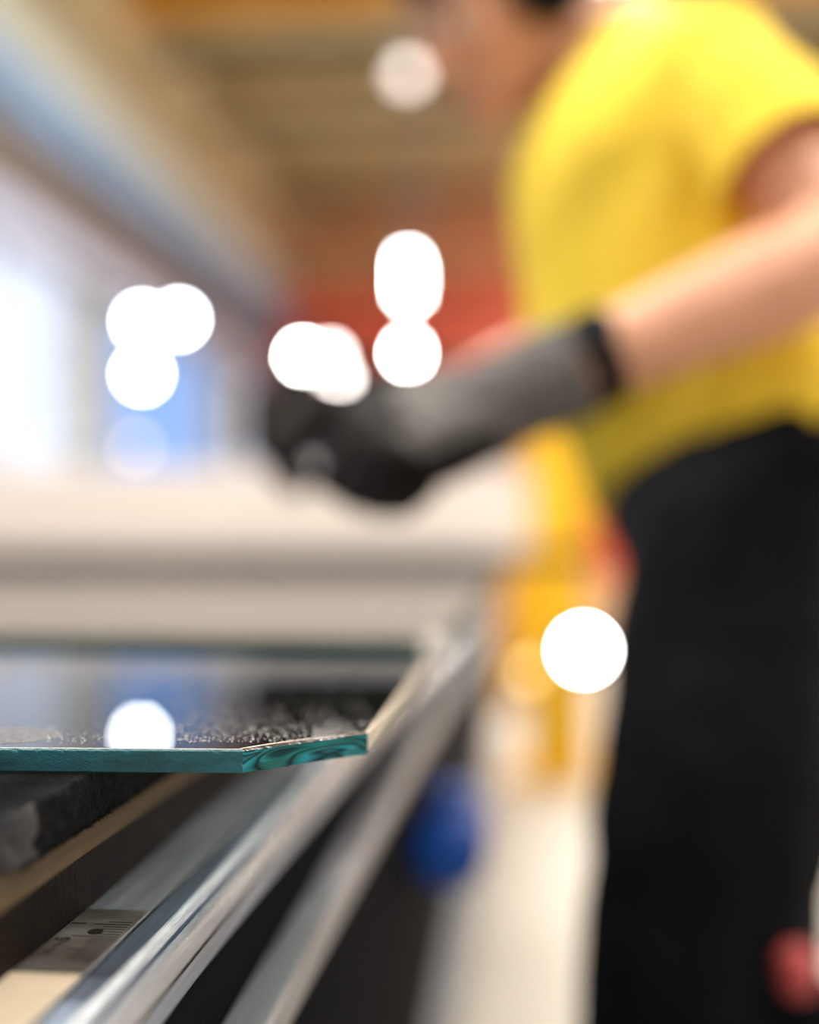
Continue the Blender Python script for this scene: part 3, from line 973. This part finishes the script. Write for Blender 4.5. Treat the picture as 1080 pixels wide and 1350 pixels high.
def hand(bm, fr, grow, curls, flip=1.0, spread=1.0):
    w_, d, s, n = fr
    n, d0, s0 = n * flip, d, s
    d, s, g = d * 1.14, s * 1.16, 1.14
    kn = [w_ + d * 0.098 + s * 0.031, w_ + d * 0.102 + s * 0.010, w_ + d * 0.097 - s * 0.011, w_ + d * 0.088 - s * 0.031]
    r = [0.0105, 0.011, 0.0105, 0.0095]
    hull(bm, ball(w_ + s * 0.014, 0.019 + grow), ball(w_ - s * 0.014, 0.019 + grow), *[ball(k, q + 0.004 + grow) for k, q in zip(kn, r)])
    hull(bm, ball(w_ + d * 0.02 + s * 0.022, 0.019 + grow), ball(w_ + d * 0.062 + s * 0.040, 0.014 + grow), ball(w_ + d * 0.05 + s * 0.02, 0.018 + grow))
    ln = [(0.044, 0.026, 0.022), (0.049, 0.030, 0.023), (0.045, 0.028, 0.022), (0.036, 0.021, 0.020)]
    for i in range(4):
        p, a = kn[i], 0.0
        fan = (1.5 - i) * 0.03 * spread
        for j in range(3):
            a += R(curls[i][j])
            dd = ((d + s * fan).normalized() * math.cos(a) - n * math.sin(a)).normalized()
            q = p + dd * ln[i][j] * g
            limb(bm, (p, r[i] + grow - 0.0008 * j), (q, r[i] + grow - 0.0008 * (j + 1)))
            p = q
    t0 = w_ + d * 0.05 + s * 0.038 - n * 0.008
    t1 = t0 + (d * 0.6 + s * 0.5 - n * 0.5).normalized() * 0.04
    t2 = t1 + (d * 0.85 + s * 0.1 - n * 0.6).normalized() * 0.032
    limb(bm, (t0, 0.014 + grow), (t1, 0.0115 + grow), (t2, 0.0095 + grow))


frL = hand_frame(wrL, P(500, 570, 0.975) - wrL, UP * 0.6 + FW * 0.75)
curlL = [(48, 80, 60), (50, 82, 60), (53, 84, 62), (56, 84, 62)]
frR = hand_frame(wrR, P(412, 546, 1.31) - wrR, UP * 0.3 - FW * 0.8)
curlR = [(24, 46, 30), (28, 50, 32), (32, 54, 34), (36, 56, 36)]
hand(bm, frL, -0.0015, curlL)
hand(bm, frR, -0.0015, curlR, -1.0)
# hips and legs
hull(bm, egg(pel, AX, (0.115, 0.15, 0.1)), ball(hipL, 0.085), ball(hipR, 0.085))
for hp_, kn_, an_ in ((hipL, knL, anL), (hipR, knR, anR)):
    limb(bm, (hp_, 0.088), (hp_.lerp(kn_, 0.4), 0.078), (kn_, 0.055))
    limb(bm, (kn_, 0.055), (kn_.lerp(an_, 0.3), 0.057), (an_, 0.038))
    limb(bm, (an_, 0.038), (an_ + F * 0.03 - UZ * 0.045, 0.036), (an_ + F * 0.15 - UZ * 0.06, 0.024))
body = fuse(bm, 0.0045, 4)
foot = Vector(((anL.x + anR.x) / 2, (anL.y + anR.y) / 2, 0))
wk = empty('person', foot, 'person in a yellow T-shirt and black trousers reaching over the glass bench in grey gloves', 'person')
obj('body', body, M['skin'], wk, True)


def shirt():
    bm = bmesh.new()
    ch = P(868, 262, 1.285)
    hull(bm, egg(ch, AX, (0.152, 0.185, 0.165)), ball(shL + TU * 0.012, 0.07), ball(shR + TU * 0.01, 0.066), ball(neck0 - TU * 0.02, 0.062))
    hull(bm, egg(ch, AX, (0.152, 0.18, 0.165)), egg(P(890, 455, 1.265), AX, (0.152, 0.175, 0.12)))
    hull(bm, egg(P(890, 455, 1.265), AX, (0.152, 0.175, 0.12)), egg(P(990, 640, 1.25), AX, (0.150, 0.18, 0.14)))
    limb(bm, (neck0 - TU * 0.03, 0.07), (neck0.lerp(nk, 0.5), 0.066))
    bm = fuse(bm, 0.0075, 7)
    for sh, el, r in ((shL, elL, 0.0), (shR, elR, -0.004)):
        ax = (el - sh).normalized()
        b2 = bmesh.new()
        limb(b2, (sh - TU * 0.005 - ax * 0.01, 0.072 + r), (sh.lerp(el, 0.45), 0.079 + r), (sh.lerp(el, 0.85), 0.084 + r))
        b2 = cut(fuse(b2, 0.0075, 5), sh.lerp(el, 0.60), ax)
        tmp = bpy.data.meshes.new('sleeve')
        b2.to_mesh(tmp)
        b2.free()
        bm.from_mesh(tmp)
        bpy.data.meshes.remove(tmp)
    bm.normal_update()
    for v in bm.verts:                              # soft folds of loose cotton
        c = v.co
        k = 0.006 * mnoise.noise(c * 9) + 0.004 * math.sin(c.dot(TU) * 38 + c.dot(TF) * 60 + 3 * mnoise.noise(c * 6)) * (0.4 + max(0, (H + 0.35 - c.z) * 2))
        v.co = c + v.normal * k
    nd = (nk - neck0).normalized()
    cn = (nd + TU * 1.1).normalized()
    cut(bm, neck0 + cn * 0.022, cn, lambda c: (c - neck0).dot(cn) > -0.03 and (c - neck0).length < 0.15)
    h0_, h1_, h2_ = P(840, 650, 1.13), P(1080, 556, 1.13), P(870, 650, 1.37)
    no = (h1_ - h0_).cross(h2_ - h0_).normalized()
    if no.z > 0:
        no = -no
    cut(bm, h0_, no, lambda c: c.z < H + 0.2)
    return thick(bm, 0.003)


obj('shirt', shirt(), M['shirt'], wk, True)


def trousers():
    bm = bmesh.new()
    hull(bm, egg(pel + TU * 0.05, AX, (0.138, 0.172, 0.12)), ball(hipL, 0.104), ball(hipR, 0.10))
    for hp_, kn_, an_, o in ((hipL, knL, anL, 0.0), (hipR, knR, anR, 0.0)):
        limb(bm, (hp_, 0.104), (hp_.lerp(kn_, 0.55), 0.112), (kn_, 0.09))
        limb(bm, (kn_, 0.088), (kn_.lerp(an_, 0.3), 0.085), (an_, 0.075), (an_ - UZ * 0.06, 0.075))
    bm = fuse(bm, 0.009, 6)
    for v in bm.verts:
        c = v.co
        v.co = c + v.normal * (0.007 * mnoise.noise(c * 8) + 0.004 * mnoise.noise(c * 21))
    cut(bm, pel + TU * 0.10, TU)
    cut(bm, Vector((0, 0, 0.05)), Vector((0, 0, -1)))
    return thick(bm, 0.003)


tr = obj('trousers', trousers(), M['trouser'], wk, True)
bm = bmesh.new()                                     # belt and thigh pocket
hull(bm, egg(P(1048, 1352, 0.962), (RT, FW, UZ), (0.045, 0.02, 0.05)))
obj('thigh_pocket', bm, M['trouser'], tr, True)

for nm, hp_ in (('boot', anL), ('boot', anR)):
    bm = bmesh.new()
    limb(bm, (hp_ + UZ * 0.05, 0.052), (hp_, 0.05), (hp_ + F * 0.02 - UZ * 0.045, 0.05))
    hull(bm, ball(hp_ + F * 0.0 - UZ * 0.05, 0.045), ball(hp_ + F * 0.15 - UZ * 0.055, 0.038), ball(hp_ + F * 0.11 - UZ * 0.05, 0.045))
    b2 = fuse(bm, 0.006, 3)
    cut(b2, Vector((0, 0, 0.02)), Vector((0, 0, -1)))
    bo = obj(nm, b2, M['boot'], wk, True)
    bm = bmesh.new()
    so = []
    for f_, h_ in ((-0.055, 0.036), (-0.03, 0.044), (0.05, 0.042), (0.12, 0.05), (0.17, 0.042), (0.195, 0.02)):
        for s in (1, -1):
            for z in (0.0, 0.022):
                v = hp_ + F * f_ + LT * (h_ * s)
                so.append(Vector((v.x, v.y, z)))
    hull(bm, so)
    obj('sole', bm, M['sole'], bo)

# gloves: knitted cuff and back, dark coated palm and fingers, one mesh each
for fr, curls, flip, el in ((frL, curlL, 1.0, elL), (frR, curlR, -1.0, elR)):
    bm = bmesh.new()
    hand(bm, fr, 0.0055, curls, flip)
    w_, d, s, n = fr
    ar = (w_ - el).normalized()
    hull(bm, ball(w_ + d * 0.02 - n * flip * 0.012, 0.040), ball(w_ + d * 0.06 - n * flip * 0.03, 0.034))
    limb(bm, (w_ + d * 0.025 - n * flip * 0.008, 0.042), (w_, 0.041), (w_ - ar * 0.035, 0.043), (w_ - ar * 0.085, 0.046))
    bm = fuse(bm, 0.003, 3)
    for v in bm.verts:
        t = (v.co - w_).dot(d)
        v.co += v.normal * (0.0018 * mnoise.noise(v.co * 60) + (0.0016 * math.sin(t * 520) if t < 0.0 else 0))
    cut(bm, w_ - ar * 0.062, -ar, lambda c: (c - w_).dot(ar) < 0.0)
    for f in bm.faces:
        c = f.calc_center_median()
        t, q = (c - w_).dot(d), (c - w_).dot(n * flip)
        f.material_index = 1 if t + 0.02 * mnoise.noise(c * 40) > 0.085 - (0.07 if q < 0.004 else 0) else 0
    thick(bm, 0.0012)
    obj('glove', bm, [M['glove_knit'], M['glove_coat']], wk, True)

ar = (wrL - elL).normalized()
wc = P(783, 466, 0.985)
t = (wc - elL).dot(ar)
wc = elL + ar * t
wl_ = (elL - wrL).length
rr = 0.034
bm = bmesh.new()
lathe(bm, [(rr, -0.013), (rr + 0.006, -0.012), (rr + 0.007, 0.0), (rr + 0.006, 0.012), (rr, 0.013)], wc, ar, 32)
wb_ = obj('wristwatch', bm, M['black_plastic'], wk, True)
top = (UP * 0.6 - FW * 0.8)
top = (top - ar * top.dot(ar)).normalized()
obj('watch_case', lathe(bmesh.new(), [(0.018, 0), (0.019, 0.004), (0.018, 0.009), (0.014, 0.010)], wc + top * (rr + 0.003), top), M['black_plastic'], wb_)

# hair, brows, eyes, lips, ear defenders
bm = bmesh.new()
hull(bm, heg(-0.018, 0, 0.056, 0.1, 0.081, 0.084, 3))
hull(bm, heg(0.058, 0, 0.085, 0.04, 0.055, 0.03), heg(0.03, 0, 0.1, 0.06, 0.06, 0.035), heg(0.088, 0.0, 0.068, 0.012, 0.04, 0.014))
bm = fuse(bm, 0.005, 3)
for v in bm.verts:
    v.co += v.normal * 0.003 * mnoise.noise(v.co * 45)
cut(bm, hp(0.05, 0, 0.052), (hf * 0.62 - hu * 0.78).normalized(), lambda c: abs((c - HC).dot(hl)) < 0.2)
hr = obj('hair', thick(bm, 0.004), M['hair'], wk, True)
bm = bmesh.new()
hull(bm, heg(0.082, 0.012, 0.064, 0.02, 0.046, 0.02), heg(0.05, 0, 0.10, 0.03, 0.056, 0.024), heg(0.066, -0.034, 0.06, 0.014, 0.022, 0.016))
obj('fringe', fuse(bm, 0.005, 10), M['hair'], hr, True)
for s in (1, -1):
    e = obj('eye', lathe(bmesh.new(), [(0.002, -0.011), (0.009, -0.006), (0.011, 0), (0.009, 0.006), (0.005, 0.0105)], hp(0.076, 0.031 * s, 0.004), hf, 20), M['eye'], wk, True)
    obj('iris', lathe(bmesh.new(), [(0.0055, 0.008), (0.005, 0.0112), (0.002, 0.0118)], hp(0.076, 0.031 * s, 0.004), hf, 16), M['iris'], e)
    bm = bmesh.new()
    limb(bm, (hp(0.088, 0.016 * s, 0.03), 0.004), (hp(0.084, 0.034 * s, 0.035), 0.004), (hp(0.072, 0.05 * s, 0.03), 0.003))
    obj('eyebrow', bm, M['hair'], wk, True)
bm = bmesh.new()
hull(bm, heg(0.0925, 0, -0.067, 0.0065, 0.02, 0.0045))
hull(bm, heg(0.090, 0, -0.076, 0.007, 0.018, 0.005))
obj('lips', bm, M['lip'], wk, True)
ed = obj('headband', (lambda b: (limb(b, *[(hp(-0.01, 0.096 * math.cos(a), 0.03 + 0.118 * math.sin(a)), 0.008) for a in [math.pi * k / 14 for k in range(15)]]), b)[1])(bmesh.new()), M['black_plastic'], wk, True)
for s in (1, -1):
    bm = lathe(bmesh.new(), [(0.038, 0), (0.045, 0.006), (0.045, 0.022), (0.036, 0.034), (0.016, 0.038)], hp(-0.010, 0.080 * s, -0.004), hl * s, 28)
    bmesh.ops.scale(bm, vec=(1, 1, 1), verts=bm.verts)
    obj('ear_cup', bm, M['black_plastic'], ed, True)

# red handled tool tucked in the thigh pocket
c = P(1052, 1272, 0.925)
tl = empty('hand_tool', c, 'red handled hand tool sticking out of the black trouser pocket', 'tool')
bm = bmesh.new()
limb(bm, (c, 0.017), (c - UZ * 0.012, 0.015))
obj('handle', fuse(bm, 0.003, 2), M['red_plastic'], tl, True)
bm = bmesh.new()
tube(bm, c - UZ * 0.02, c - UZ * 0.05, 0.006, seg=10)
obj('shank', bm, M['dark_steel'], tl)
